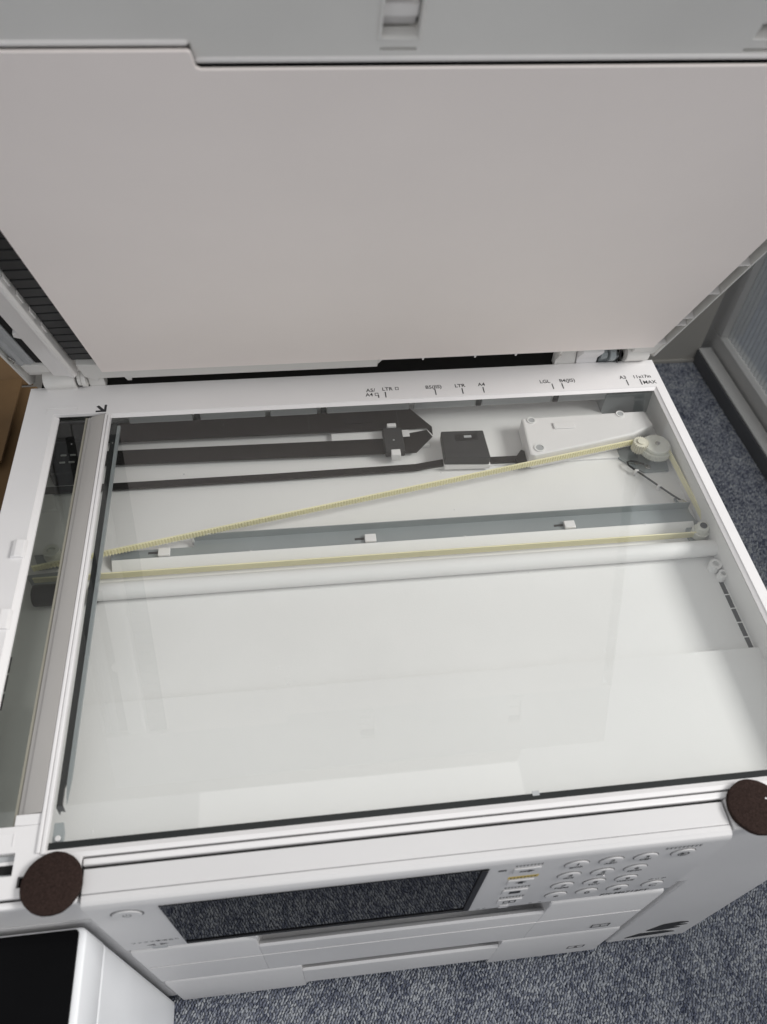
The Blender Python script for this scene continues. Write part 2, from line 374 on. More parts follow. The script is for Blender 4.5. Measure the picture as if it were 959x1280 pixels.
# ------------------------------------------------------------------ cardboard box behind on the left
cb = empty('cardboard_box', W(-270, 120, -FL), 'brown cardboard box behind the left side of the printer', 'box')
MB().box(-460, -118, -130, 175, -FL-1, -118, 1.5).build('carton', 'card', cb)
f = MB(); f.prism([(-460, -116.5), (-290, -114), (-128, -108), (-128, -105), (-290, -111), (-460, -113.5)], 'y', 60, 172, 0.6); f.build('flap', 'card', cb)
f = MB(); f.prism([(-460, -116.5), (-290, -112), (-146, -104), (-146, -101), (-290, -109), (-460, -113.5)], 'y', -128, 56, 0.6); f.build('flap', 'card', cb)
f = MB(); f.prism([(176, -118), (240, -75), (238, -72), (174, -115)], 'x', -455, -122, 0.6); f.build('flap', 'card', cb)

# ------------------------------------------------------------------ the printer
PR = empty('printer', W(192, -157, -FL), 'white office printer with scanner lid raised over its glass', 'printer')
# lower body
b = MB()
b.box(-63, 448, -318, 28, -312, -41, 2)
b.box(-63, 18, -350, -318.2, -316, -41, 2.5)
b.prism([(366.6, -0.3), (450.4, -0.3), (450.4, -34), (448, -40), (448, -316), (378, -316), (378, -112), (366.6, -112)], 'y', -350, -333.1, 1.3)
b.box(379, 447.5, -333, -318.2, -312, -41)
for fx in (-40, 420):
    for fy in (-320, 5): b.cyl((fx, fy, -315), 'z', 11, 7, 20)
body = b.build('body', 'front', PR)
b = MB(); b.prism([(366.8, -332), (377.8, -332), (377.8, -347), (374, -343)], 'z', -312, -112); b.box(366.5, 377.8, -332, -319, -312, -112); b.build('side_channel', 'grey', PR)
# printed mark low on the right column
def poly(pts, z, name, m, parent, plane_y):
    q = MB(); q.prism(pts, 'y', plane_y-0.12, plane_y); return q.build(name, m, parent)
mk = MB()
mk.prism([(391, -303), (400, -290), (422, -289), (433, -296), (418, -300)], 'y', -350.5, -350.2)
mk.prism([(403, -280), (412, -260), (425, -256), (433, -260), (424, -265), (435, -269), (422, -274), (432, -279), (416, -284)], 'y', -350.5, -350.2)
tag(mk.build('printed_mark', 'ink', body), 'dark printed mark low on the right front column')

# scanner frame
fr = MB()
XL0, XR0, YB, YF = -66.0, 450.6, 36.0, -328.4
fr.plate([XL0, XR0], [-345.2, YB], [(18.6, XR0, -345.2, YF), (-2.6, 443.2, -325.6, 2.4), (-44.0, -4.6, -309.5, 4.2), (-44.0, -15.5, -334.3, -323.0), (-12.2, -4.9, -340.5, -335.0)], -3.2, 0.0, 1.1, 2)
fr.frame_lip(-6.2, 443.6, -326.0, 2.8, 3.2, -0.35, -2.0)
fr.box(XL0+0.3, XL0+4, -344.8, YB-0.3, -41, -2.6, 0.6)
fr.box(XR0-3.4, XR0-0.3, YF+0.3, YB-0.3, -41, -2.6, 0.6)
fr.box(XL0+4.2, XR0-3.6, YB-4, YB-0.3, -41, -3.3, 0.6)
fr.box(XL0+4.2, XR0-3.6, YF+0.3, YF+2.2, -41, -3.3, 0.3)
frame = fr.build('scanner_frame', 'white', PR)
# front apron: strip in front of the seam, with the corners left and right of the panel
ap = MB()
ap.box(19.4, XR0, -333.0, -329.3, -30, -0.25, 0.8)
ap.box(XL0+0.5, 18.9, -350.0, -346.0, -38, -1.6, 1.8)
apron = ap.build('front_apron', 'white', PR)
MB().box(XL0+1, XR0-1, -332.5, -327, -29, -3.5).build('seam_shadow_gap', 'blackgap', frame)
MB().box(19.0, 366.4, -336.5, -332.9, -29, -3).build('panel_gap', 'blackgap', apron)
# ADF slope bar and twin ridges
s = MB(); s.prism([(-18.5, -6), (-18.5, -3.2), (-16.2, -2.6), (-15.2, -1.6), (-5.6, 0.9), (-4.9, 0.9), (-4.9, -6)], 'y', -303.3, 2.0, 0.25)
tag(s.build('slope_bar', 'bar', frame), 'sloped bar, greyed for shade, beside the document feed slit')
s = MB(); s.box(-4.7, -2.75, -324.8, 1.2, -3.4, 1.3, 0.5); s.box(-2.45, -0.3, -325.6, 1.2, -3.4, 1.0, 0.5); s.build('edge_guide', 'white', frame)
s = MB(); s.box(-18.4, -4.9, -309.4, -303.6, -4, 0.0, 0.4); s.build('bar_end', 'white', frame)
# slanted lip on the left of the slit, with two hooked tabs
s = MB(); s.prism([(-44.2, -0.3), (-40.6, -3.4), (-40.6, -5), (-44.2, -5)], 'y', -309.3, 4.0); s.build('slit_lip', 'white', frame)
for yy in (-125, -180):
    s = MB(); s.prism([(-52.5, 0.02), (-51.4, 2.0), (-49, 2.6), (-44.4, 1.8), (-43.0, -0.6), (-43.0, -1.5), (-52.5, -1.5)], 'y', yy-7.2, yy+7.2, 0.5); s.build('hook_tab', 'white', frame)
# inset outlines at both ends of the slit
for (x0, x1, y0, y1) in ((-50, -26.5, 5.2, 12.2), (-50, -17.2, -319.6, -312.6)):
    s = MB(); t_ = 0.55
    s.box(x0, x1, y1-t_, y1, 0.03, 0.3, 0.1); s.box(x0, x0+t_, y0, y1-t_-.02, 0.03, 0.3, 0.1); s.box(x1-t_, x1, y0, y1-t_-.02, 0.03, 0.3, 0.1); s.build('inset_outline', 'white', frame)
MB().box(-44.0, -15.6, -334.2, -323.1, -7, -4).build('recess_floor', 'grey', frame)
MB().box(-12.2, -4.9, -340.5, -335.0, -9, -6).build('slot_floor', 'blackgap', frame)
# arrow mark at the zero corner
a = MB()
a.prism([(-12.4, 4.9), (-4.4, 4.9), (-4.4, 6.7), (-12.4, 6.7)], 'z', 0.04, 0.14)
a.prism([(-6.2, 6.72), (-4.4, 6.72), (-4.4, 12.8), (-6.2, 12.8)], 'z', 0.04, 0.14)
a.prism([(-8.6, 6.74), (-6.25, 6.74), (-6.25, 7.6), (-10.6, 12.4), (-12.4, 11.2)], 'z', 0.04, 0.14)
a.build('corner_arrow', 'ink', frame)
# paper size ticks and lettering
TK = [(210, 5.3, 8.4), (215.9, 5.3, 11.8), (257, 5.3, 11.8), (279.4, 5.3, 11.8), (297, 5.3, 11.8), (355.6, 5.3, 11.8), (364, 5.3, 11.8), (420, 5.3, 12.2), (431.8, 5.3, 12.2)]
for x, y0, y1 in TK: MB().box(x-0.42, x+0.42, y0, y1, 0.04, 0.13).build('size_tick', 'ink', frame)
R_, U_ = (1, 0, 0), (0, 1, 0)
for t_, x, y, al, sz in (('A5/', 200.5, 12.8, 'LEFT', 5.4), ('A4', 199.6, 7.6, 'LEFT', 5.4), ('LTR', 213.6, 13.4, 'LEFT', 5.4), ('B5(JIS)', 256.2, 13.2, 'CENTER', 5.4), ('LTR', 278.2, 13.2, 'CENTER', 5.4), ('A4', 296.4, 13.4, 'CENTER', 5.4),
                         ('LGL', 350.2, 13.2, 'CENTER', 5.4), ('B4(JIS)', 369.5, 13.2, 'CENTER', 5.4), ('A3', 418.0, 13.6, 'CENTER', 5.4), ('11x17in', 434.6, 13.6, 'CENTER', 5.2), ('MAX', 433.4, 6.2, 'LEFT', 5.6)):
    text(t_, sz, (x, y, 0.06), R_, U_, 'ink', frame, align=al, sx=0.95, weight=0.07)
for x, y in ((207.2, 7.7), (224.4, 13.5)):
    s = MB(); s.box(x, x+2.9, y, y+.45, .04, .13); s.box(x, x+.45, y+.47, y+3.4, .04, .13); s.box(x+2.45, x+2.9, y+.47, y+3.4, .04, .13); s.box(x+.47, x+2.43, y+2.95, y+3.4, .04, .13); s.build('page_icon', 'ink', frame)

# ------------------------------------------------------------------ inside of the scanner
bd = MB()
BZ = -33.0
bd.box(-61.8, 447, -228.1, 31.7, BZ-3, BZ)
bd.box(-61.8, 447, -228.7, -228.1, BZ-3, BZ-2)
bd.box(-61.8, 447, -325.9, -228.7, BZ-3, BZ+5.0, 0.25)
bd.box(-61.8, 447, 28.2, 31.7, BZ+.1, -4)
bed = bd.build('scanner_bed', 'bed', PR)
s = MB(); s.prism([(444.0, -8), (447.0, -8), (447.0, BZ+.1), (445.6, BZ+.1)], 'y', -325.5, 28); s.build('bed_side_wall', 'bed', bed)
s = MB(); s.prism([(-61.8, -8), (-59.5, -8), (-60.5, BZ+.1), (-61.8, BZ+.1)], 'y', -325.5, 28); s.build('bed_side_wall', 'bed', bed)
# raised rear shelf that carries cables and motor
s = MB(); s.box(-61.6, 405, -46.5, 28, BZ+.05, BZ+2.2, 0.5); s.build('rear_shelf', 'bed', bed)
# upright tabs along the back wall
for x0, x1 in ((10, 60), (63, 118), (122, 160), (168, 236), (240, 292), (297, 357), (362, 410)):
    MB().box(x0, x1, 7.2, 9.0, -16.5, -3.4, 0.4).build('wall_tab', 'grey', bed)
for x in (64, 165, 294, 360): MB().box(x-2.2, x+2.2, 5.6, 7.1, -15, -3.4, 0.3).build('tab_clip', 'dark', bed)
# slots along the right edge
for i in range(5):
    y0 = -172 - i*11.6
    MB().box(441.2, 444.6, y0-10.6, y0, BZ-0.4, BZ+0.12).build('floor_slot', 'dark', bed)
for i in range(3):
    y0 = -188 - i*13.0
    MB().box(-54.6, -51.2, y0-11.4, y0, BZ-0.4, BZ+0.12).build('floor_slot', 'dark', bed)
for x, y, r in ((441.0, -160.5, 4.4), (443.2, -169.3, 3.4)):
    s = MB(); s.ring((x, y, BZ+.05), r*0.55, r, 7); s.cyl((x, y, BZ+2), 'z', r*0.6, 4, 18); s.build('post', 'bed', bed)
# glass panes and gaskets
gm = MB(); gm.box(-2.4, 443.0, -325.4, 2.2, -5.0, -2.3)
gl = gm.build('scanner_glass', ['glass', 'glass_clear'], PR)
for f_ in gl.data.polygons:
    if f_.normal.z < 0.5: f_.material_index = 1
gm = MB(); gm.box(-45, -18.7, -311, 5.5, -7.0, -5.1)
g3 = gm.build('feed_slit_glass', ['glass2', 'glass_clear'], PR)
for f_ in g3.data.polygons:
    if f_.normal.z < 0.5: f_.material_index = 1
s = MB(); s.box(-20.6, -18.9, -308.5, 3, -5.0, -3.9); s.build('slit_seal', 'seal', g3)
s = MB(); s.box(0.2, 440.2, -323.0, -319.3, -2.26, -1.9); s.build('front_gasket', 'gasket', gl)
s = MB(); s.prism([(0.3, -2), (3.9, -2), (3.9, -286), (3.1, -289), (3.1, -298), (5.2, -302), (2.6, -301.5), (2.4, -303.5), (0.3, -300)], 'z', -7.2, -5.1); s.build('left_gasket', 'gasket', gl)
s = MB(); s.prism([(4.1, -6), (6.4, -6), (6.4, -284), (5.4, -298), (4.1, -286)], 'z', -7.0, -5.1); s.build('gasket_backing', 'metal', gl)
s = MB(); s.prism([(0.6, -308), (5.2, -308), (6.4, -313), (6.4, -318), (0.6, -318)], 'z', -7.4, -5.1, 0.3); s.build('corner_clip', 'metal', gl)
s = MB(); s.cyl((4.2, -317.0, -3.0), 'z', 1.5, 1.2, 14, bev=.3); s.build('corner_stud', 'white', gl)
MB().box(260.8, 264.8, -320.6, -318.0, -2.24, -1.6).build('glass_stop', 'grey', gl)

# flat cable folded on the shelf
s = MB(); s.prism([(-60, 17), (-60, -6.5), (246, -7.0), (254, -13.5), (250, -7.2), (238.5, 17)], 'z', -24.8, -24.4); s.bm.clear()
s.prism([(-60, 17.2), (238.2, 16.8), (253.8, -6.0), (253.2, -15.4), (249.0, -7.2), (-60, -4.2)], 'z', -25.2, -24.6, 0.1)
s.build('flat_cable', 'cable', PR)
s = MB(); s.prism([(-60, -11.2), (213, -15.0), (225, -12.0), (249.4, -7.6), (253.0, -15.8), (237.4, -32.6), (-60, -26.4)], 'z', -27.0, -26.4, 0.1); s.build('flat_cable', 'cable', PR)
MB().box(170, 250, -24.0, -5.0, -30.6, -27.2, 0.5).build('cable_support', 'bed', bed)
for x0, x1, y0, y1 in ((182, 205, 2, 10),): MB().box(x0, x1, y0, y1, -24.5, -24.2).build('cable_sticker', 'black', PR)
for x0, x1 in ((-20, 0), (152, 153), (226, 227)):
    MB().box(x0, x1, -3.5, 16.0, -24.55, -24.3).build('cable_fold', 'dark', PR)
MB().box(222, 234, -16.2, -8.6, -24.5, -24.2).build('cable_label', 'white', PR)
ch = MB(); ch.box(211.6, 227.6, -36.5, -9.6, -26, -19.5, 1.0); holder = ch.build('cable_clamp', 'dark', PR)
for y0, y1 in ((-8.8, -5.2), (-40.6, -34.6)): MB().box(216, 223.4, y0, y1, -26, -18.9, 0.5).build('clamp_latch', 'white', holder)
MB().cyl((219.5, -24, -19.4), 'z', 0.8, 0.5, 12).build('clamp_pin', 'grey', holder)
s = MB()
s.ribbon([(-60, -47.6, BZ+2.6), (120, -47.4, BZ+2.6), (235, -46.0, BZ+2.6), (262, -42.5, BZ+3.2), (276, -43.0, BZ+2.8), (335, -43.6, BZ+2.6), (352, -40, BZ+2.6)], 6.4, 1.6)
s.build('cable_strip', 'cable', PR)
sb = MB(); sb.prism([(257.5, -49.5), (295, -51), (293.5, -20.5), (258.8, -19.0)], 'z', BZ+2.3, -25.7, 0.8); sbx = sb.build('sensor_box', 'white', PR)
s = MB(); s.prism([(257.2, -48.6), (293.6, -51.2), (293.2, -20.8), (258.4, -19.6)], 'z', -25.5, -16.8, 0.9); tp = s.build('box_cover', 'dark', sbx)
MB().box(269, 287, -31.5, -24.5, -16.75, -16.3, 0.2).build('cover_mark', 'black', tp)
MB().box(276, 282, -29, -26.5, -16.25, -16.0).build('cover_symbol', 'grey', tp)
# motor cover
mc = MB(); mc.prism([(324.8, -52.0), (329, -53.8), (372, -45.6), (416, -36.4), (435.4, -27.4), (433.0, -10.2), (327, -11.0)], 'z', BZ+2.3, -15.0, 1.6); mcv = mc.build('motor_cover', 'white', PR)
MB().box(351, 369, -26.5, -19.5, -14.95, -13.6, 0.7).build('cover_tab', 'white', mcv)
for x, y, r in ((334.5, -15, 3.6), (411, -13, 3.6), (334, -46, 4.4)):
    s = MB(); s.ring((x, y, -14.98), r*0.72, r, 0.7); q_ = s.build('screw_boss', 'bed', mcv)
    MB().cyl((x, y, -14.9), 'z', r*0.7, 0.4, 18).build('screw', 'grey', mcv)
s = MB(); s.prism([(316, -45), (323, -36), (326, -38), (326, -52), (317, -53)], 'z', BZ+2.3, -26, 0.6); s.build('cable_inlet', 'cable', PR)
MB().box(404, 446, 6.0, 27.8, BZ+.1, -10).build('rear_block', 'metal', bed)  # dark steel colour stands for the frame's shadow on this block
# gears
def gear(name, c, r, h, n, m, teeth):
    s = MB(); pts = []
    for i in range(n*4):
        a_ = 2*math.pi*i/(n*4); rr = r + (teeth if i % 4 in (1, 2) else 0)
        pts.append((c[0]+rr*math.cos(a_), c[1]+rr*math.sin(a_)))
    s.prism(pts, 'z', c[2], c[2]+h, 0); return s.build(name, m, PR, smooth=20)
gb = gear('gear', (432.5, -47.0, -25), 12.0, 5.0, 42, 'gear', 0.9)
s = MB(); s.cyl((432.5, -47.0, -18.4), 'z', 10.6, 3.0, 40, bev=.7); s.build('gear_disc', 'gear', gb)
s = MB(); s.cyl((432.5, -47.0, -16.2), 'z', 1.9, 0.7, 16, bev=.2); s.build('gear_screw', 'screw', gb)
gs = gear('gear', (419.0, -45.2, -24), 5.4, 8.5, 20, 'brass', 1.0)
s = MB(); s.cyl((419.0, -45.2, -15.0), 'z', 3.4, 1.4, 24, bev=.4); s.build('gear_collar', 'brass', gs)
s = MB(); s.prism([(400, -42), (408, -52), (420, -64), (441, -64), (446, -30), (425, -28)], 'z', BZ+.1, BZ+2.0, 0.3); plate = s.build('mounting_plate', 'metal', PR)
for x, y in ((424.5, -59.5), (416.2, -55.0)):
    MB().cyl((x, y, BZ+2.6), 'z', 2.4 if x > 420 else 1.5, 1.2, 16, bev=.4).build('plate_screw', 'screw', plate)
# black wire with clips
wp = [(421.5, -57.5, -29), (415, -55, -28.2), (410.5, -54.0, -28), (407.6, -55.0, -28), (407.8, -58.5, -28.2), (411.8, -63.5, -28.6), (418, -71, -29), (426.5, -82.5, -29), (433, -92, -28.5), (437.6, -98.0, -28)]
wr = MB(); wr.tube(wp, 0.75, 8); wire = wr.build('wire', 'black', PR)
for x, y in ((412.6, -64.6), (426.0, -81.8)): MB().box(x-1.6, x+1.6, y-1.0, y+1.0, BZ+.1, -27.4, 0.4).build('wire_clip', 'white', wire)
s = MB(); s.cyl((438.2, -99.2, -29), 'z', 2.2, 3, 12, bev=.4); s.cyl((440.0, -101.0, -28.4), 'z', 1.4, 3, 12, bev=.3); s.build('wire_terminal', 'screw', wire)
# guide rail: long grey channel with flange and clips
rl = MB()
rl.prism([(-118.5, BZ+.6), (-118.5, -29.6), (-118.0, -29.0), (-105.4, -29.0), (-104.9, -22.6), (-104.3, -22.6), (-104.3, -30.0), (-117.6, -30.2), (-117.6, BZ+.6)], 'x', 63, 441, 0)
rl.prism([(-118.5, BZ+.6), (-118.5, -29.6), (-118.0, -29.0), (-110.8, -29.0), (-110.8, -30.0), (-117.6, -30.2), (-117.6, BZ+.6)], 'x', 5, 62.98, 0)
rail = rl.build('guide_rail', 'metal', PR)
s = MB(); s.prism([(-125.4, BZ+.2), (-120.4, -28.8), (-118.7, -28.2), (-118.7, -29.4), (-120.0, -29.8), (-124.8, BZ+.2)], 'x', 6, 440); s.build('rail_flange', 'bed', rail)
MB().box(61.6, 63.4, -106.5, -103.6, BZ, -21.6, 0.3).build('rail_end', 'white', rail)
MB().box(63.4, 76.0, -105.4, -103.6, -22.5, -21.6, 0.2).build('rail_end', 'white', rail)
for x in (42.5, 191.5, 343.0):
    MB().box(x-4.2, x+4.2, -118.2, -111.6, -28.95, -26.2, 0.6).build('rail_clip', 'white', rail)
    MB().box(x-11.5, x-4.4, -114.8, -113.0, -28.98, -28.7).build('rail_slot', 'dark', rail)
for x in (104, 262, 402): MB().box(x-0.5, x+0.5, -119.3, -118.0, -28.9, -27.9, 0.2).build('rail_notch', 'white', rail)
# drive belt: one diagonal run and one straight run, toothed
def belt_run(p0, p1, name, parent=None, w=5.2, teeth=True):
    p0, p1 = Vector(p0), Vector(p1); d = p1-p0; n = int(d.length/2.2); t = d.normalized(); nn = Vector((-t.y, t.x, 0))
    s = MB(); hz = Vector((0, 0, w/2))
    prev = None
    for i in range(n+1):
        c = p0 + d*i/n
        q = [s.bm.verts.new(c + nn*0.55 + hz), s.bm.verts.new(c - nn*0.45 + hz), s.bm.verts.new(c - nn*0.45 - hz), s.bm.verts.new(c + nn*0.55 - hz)]
        if prev:
            for k in range(4): s.bm.faces.new((prev[k], prev[(k+1) % 4], q[(k+1) % 4], q[k]))
        prev = q
        if teeth and i < n:
            c2 = p0 + d*(i+0.5)/n; a_ = c2 - nn*0.46
            s2 = [a_ + t*u + nn*v + z_ for z_ in (hz, -hz) for u, v in ((-.55, 0), (.55, 0), (.4, -0.75), (-.4, -0.75))]
            vs = [s.bm.verts.new(q_) for q_ in s2]
            s.bm.faces.new(vs[:4]); s.bm.faces.new(vs[4:][::-1])
            for k in range(4): s.bm.faces.new((vs[k], vs[4+k], vs[4+(k+1) % 4], vs[(k+1) % 4]))
    return s.build(name, 'belt', parent or PR, smooth=20)
blt = belt_run((-45, -126.6, -20.5), (414.5, -41.0, -19.5), 'drive_belt')
belt_run((-45, -132.4, -27.0), (441.0, -132.4, -27.0), 'belt_run', blt, w=6.0, teeth=False)
belt_run((441.0, -50.0, -21.0), (446.0, -126.0, -24.0), 'belt_run', blt, teeth=False)
# pulley bracket at the right end
s = MB(); s.prism([(431.5, -128), (432.5, -139), (444, -139.5), (445.5, -122), (441, -104), (434, -106), (436, -118)], 'z', BZ+.3, BZ+2.2, 0.3); brk = s.build('pulley_bracket', 'metal', PR)
for x in ((440.5, -130.5, 6.0),):
    c = x
    s = MB(); s.cyl((c[0], c[1], -27.5), 'z', 6.4, 6, 28, bev=.5); s.cyl((c[0], c[1], -22.0), 'z', 5.2, 5, 28, r2=4.6, bev=.6); q_ = s.build('pulley', 'gear', PR)
    MB().cyl((c[0]+.3, c[1]+.3, -19.3), 'z', 2.7, 0.6, 18).build('pulley_cap', 'dark', q_)
MB().cyl((438.6, -111.6, BZ+2.6), 'z', 2.8, 1.2, 18, bev=.5).build('bracket_screw', 'screw', brk)
MB().prism([(433.6, -94.5), (435.4, -94.0), (437.6, -107), (435.8, -107.5)], 'z', -30.6, -29.6).build('bracket_spring', 'metal', brk)
# pulley at the left, seen through the feed slit
s = MB(); s.ring((-34.5, -112, -27), 3.0, 5.6, 7); s.cyl((-34.5, -112, -26), 'z', 6.4, 2.2, 26); s.cyl((-34.5, -112, -23.5), 'z', 3.1, 3, 20); s.build('pulley', 'gear', PR)
s = MB(); s.prism([(-50, -107), (-22, -106), (-22, -119), (-45, -120)], 'z', BZ+.2, BZ+1.8, .3); s.prism([(-52, -126), (-22, -124), (-22, -139), (-44, -139)], 'z', BZ+.2, BZ+4, .4); s.build('carriage_arm', 'metal', PR)
MB().prism([(-56, -48), (-46, -48), (-40, -66), (-56, -66)], 'z', BZ+.1, BZ+3, .5).build('bed_ramp', 'bed', bed)
# glide bar (white round bar in front of the rail) and its black end cap
s = MB(); s.cyl((221, -146.3, -26.2), 'x', 6.2, 450, 32); s.box(-4, 446, -148.5, -144, BZ-.5, -30); gbar = s.build('glide_bar', 'bed', PR, smooth=30)
MB().box(-8, 446, -138.6, -136.4, BZ-.5, BZ+1.0, .3).build('glide_ledge', 'bed', gbar)
MB().cyl((-2.5, -146.5, -26), 'x', 7.2, 4.4, 24, bev=.6).build('bar_end_cap', 'black', gbar)
MB().cyl((-31, -146.5, -25), 'x', 7.6, 22, 28, bev=1.2).build('carriage_roller', 'black', PR)
# black carriage parts under the slit at the rear
cr_ = MB(); cr_.box(-46, -16, -42, 14, BZ+.2, -17, 1.5); cr_.box(-46, -24, -10, 4, -17.2, -12, 1.0); car = cr_.build('carriage', 'black', PR)
for x, y in ((-37, -24), (-30, -24), (-37, -31.5), (-30, -31.5)): MB().box(x-2.2, x+2.2, y-.5, y+.5, -16.98, -15.6, .3).build('carriage_clip', 'white', car)

# ------------------------------------------------------------------ document lid, raised 62 degrees (x, up the lid, out of the pad)
ld_ = MB()
ld_.box(-64.3, 438.6, -20, 319, -62, -8.2, 1.0)
ld_.box(-64.3, 450.3, 319.2, 384, -62, -14.2, 2.0)
ld_.box(438.8, 449.0, -30, 319, -62, -24)
ld_.prism([(-33, -62), (-33, -8), (-22, -1), (312, -1), (312, -62)], 'x', 449.1, 450.3, 0)
ld_.prism([(-34, -62), (-34, -8), (-24, -2.2), (312, -2.2), (312, -62)], 'x', -66.0, -64.4, 0)
lid = ld_.build('document_lid', 'lid', PR, XL)
# front margin of the lid above the pad, with latch pockets
fm = MB(); fm.plate([-64.3, 450.3], [310.0, 384], [(-64.3, 112.3, 310.0, 318.8), (186.8, 201.4, 321.8, 350), (186.8, 201.4, 314.6, 316.2), (342.0, 356.0, 319.6, 348), (341.0, 358.0, 312.6, 314.6)], -8.0, -3.0, 0.35)
fm.build('front_margin', 'lid', lid, XL)
for x0, s0 in ((184, 312), (339, 311)): MB().box(x0, x0+20, s0, s0+42, -14.0, -12.2).build('pocket_floor', 'black', lid, XL)
for s0, s1, n0 in ((320.6, 325.6, -9.6), (327.4, 333.6, -6.8), (335.4, 342.0, -7.6)): MB().box(187.2, 201.0, s0, s1, -13.0, n0, .5).build('pocket_latch', 'rail_white', lid, XL)
for s0, s1 in ((322, 330), (332, 342)): MB().box(342.4, 355.6, s0, s1, -13.0, -8.0, .5).build('pocket_latch', 'rail_white', lid, XL)
q_ = MB(); q_.box(185.2, 186.7, 320.4, 350, -2.98, -2.3, .3); q_.box(186.8, 201.4, 320.4, 321.7, -2.98, -2.3, .3); q_.box(201.5, 202.4, 320.4, 350, -2.98, -2.3, .3); q_.build('pocket_rim', 'lid', lid, XL)
# rounded ridge that runs along the margin
for x0, x1, s0 in ((113.0, 450, 309.6), (-64, 111.6, 318.4)):
    MB().box(x0, x1, s0, s0+2.5, -7.9, -1.9, 1.0, 3).build('margin_ridge', 'rail_white', lid, XL)
MB().box(-3.4, 438.4, 280, 309.0, -8.16, -7.6).build('pad_gap_shade', 'dark', lid, XL)  # dark strip that paints the shade behind the pad's top edge
# the pad: a stiff sheet that stands off the lid along its top edge
pd = MB(); pd.prism([(-3.6, 0), (439.6, 0), (439.6, 308.6), (115.2, 308.6), (113.4, 309.6), (112.4, 317.4), (111.4, 318.3), (-3.6, 318.3)], 'z', -1.5, 0, 0.4, 2)
pad = tag(pd.build('pad', 'pad', lid, XL), 'warm white foam pad covering the underside of the lid')
# ribbed black strip left of the pad: every slat
s = MB(); s.box(-22.2, -3.8, 10.6, 319, -8.1, -6.6); s.build('strip_backing', 'black', lid, XL)
sl = None
for i in range(26):
    s0 = 14.5 + i*11.2
    m_ = MB(); m_.prism([(-22.0, s0), (-4.0, s0+.6), (-4.0, s0+10.4), (-22.0, s0+9.8)], 'z', -6.5, -5.0, 0.35, 1); m_.build('slat', 'black', lid, XL)
# white rail with rounded edge and scalloped inner side
rw = MB(); rw.prism([(-41.6, -8), (-41.6, -2.0), (-40.6, -1.0), (-30.0, 0.2), (-27.0, 1.6), (-25.0, 1.4), (-23.6, -0.5), (-23.0, -8)], 'y', -4.4, 316, 0)
rw.build('feed_rail', 'rail_white', lid, XL, smooth=20)
for i in range(12):
    s0 = 68 + i*22; MB().box(-23.2, -22.0, s0, s0+11, -6.4, -2.6, .4).build('rail_scallop', 'rail_white', lid, XL)
s = MB(); s.prism([(-50.2, 8), (-41.7, 7), (-41.7, 316), (-50.2, 316)], 'z', -8.1, -6.9); s.build('feed_slot', 'blackgap', lid, XL)
for s0 in (62, 150, 238): 
    q_ = MB(); q_.prism([(-46.6, s0), (-41.5, s0-4), (-41.5, s0+7), (-45.5, s0+5)], 'z', -6.8, -3.0, .3); q_.build('slot_tab', 'rail_white', lid, XL)
s = MB(); s.prism([(-62.5, -8), (-62.5, -4.8), (-59.5, -3.8), (-57.6, -5.6), (-53.0, -4.6), (-50.4, -6.2), (-50.4, -8)], 'y', 10, 316, 0); s.build('white_reference_bar', 'grey', lid, XL)
s = MB(); s.cyl((-62.4, 24, -3.6), 'z', 1.2, 1.4, 12); s.tube([(-63, 28, -3.4), (-62, 24, -3.0), (-61.6, 19, -3.4), (-63.2, 17, -3.4)], .5, 6); s.build('wire_hook', 'screw', lid, XL)
# lower flange of the lid
fl = MB()
fl.prism([(-20.0, 11.4), (-4.2, 9.6), (-3.6, -0.2), (211.5, -0.2), (211.5, -19.4), (14, -19.4), (12.6, -17), (-10, -17.5), (-12.5, -23), (-20.0, -13)], 'z', -14, -2.0, 0.6)
fl.prism([(211.7, -0.2), (439.4, -0.2), (439.4, -6.4), (214.5, -6.4), (211.7, -14)], 'z', -14, -2.2, 0.5)
fl.build('lower_flange', 'lid', lid, XL)
for x in (247, 290, 324, 362): MB().box(x, x+1.4, -7.4, -0.4, -14, -1.2, .2).build('flange_rib', 'rail_white', lid, XL)
MB().box(-62, -44, -8, 6.8, -14, -5.0, 1.0).build('flange_corner', 'lid', lid, XL)
q_ = MB(); q_.prism([(8.6, -19), (14.6, -19), (13.2, -27), (9.6, -27)], 'z', -16, -3.0, .6); q_.build('flange_hook', 'lid', lid, XL)
# ribs in the right channel
for s0 in (2.8, 38.2, 50.6, 90, 130, 170, 210, 250, 290):
    q_ = MB(); q_.prism([(438.9, s0), (449.0, s0+.2), (449.0, s0+1.6), (438.9, s0+1.4)], 'z', -24, -1.3, 0); q_.build('channel_rib', 'rail_white', lid, XL)
q_ = MB(); q_.prism([(-31, -40), (-31, -9), (-20, -2.5), (0, -2.5), (0, -40)], 'x', 427.0, 449.0, .8); q_.build('channel_end', 'lid', lid, XL)
# hinges
h1 = MB(); h1.cyl((-41, 37.5, 8.0), 'x', 8.2, 24, 28, bev=.8); h1.box(-53, -29, 33, 46, -6, 7, 1.0); hg = h1.build('hinge', 'lid', PR)
s = MB(); s.cyl((-26, 37.5, 8.0), 'x', 6.5, 3.0, 20, bev=.5); s.cyl((-22.5, 37.5, 8.0), 'x', 7.6, 3.4, 20, bev=.5); s.box(-20.6, -8, 36.2, 46, -4, 8.5, 1.0); s.build('hinge_knuckle', 'lid', hg)
h2 = MB(); h2.cyl((434, 38.5, 8.5), 'x', 8.4, 20, 28, bev=.8); h2.box(424, 444, 36.2, 48, -6, 8, 1.0); hg2 = h2.build('hinge', 'lid', PR)
s = MB(); s.prism([(36.2, -5), (36.2, 5), (27, 18), (30, 22), (44, 22), (46, -5)], 'x', 383, 401, .8); s.build('hinge_bracket', 'white', hg2)
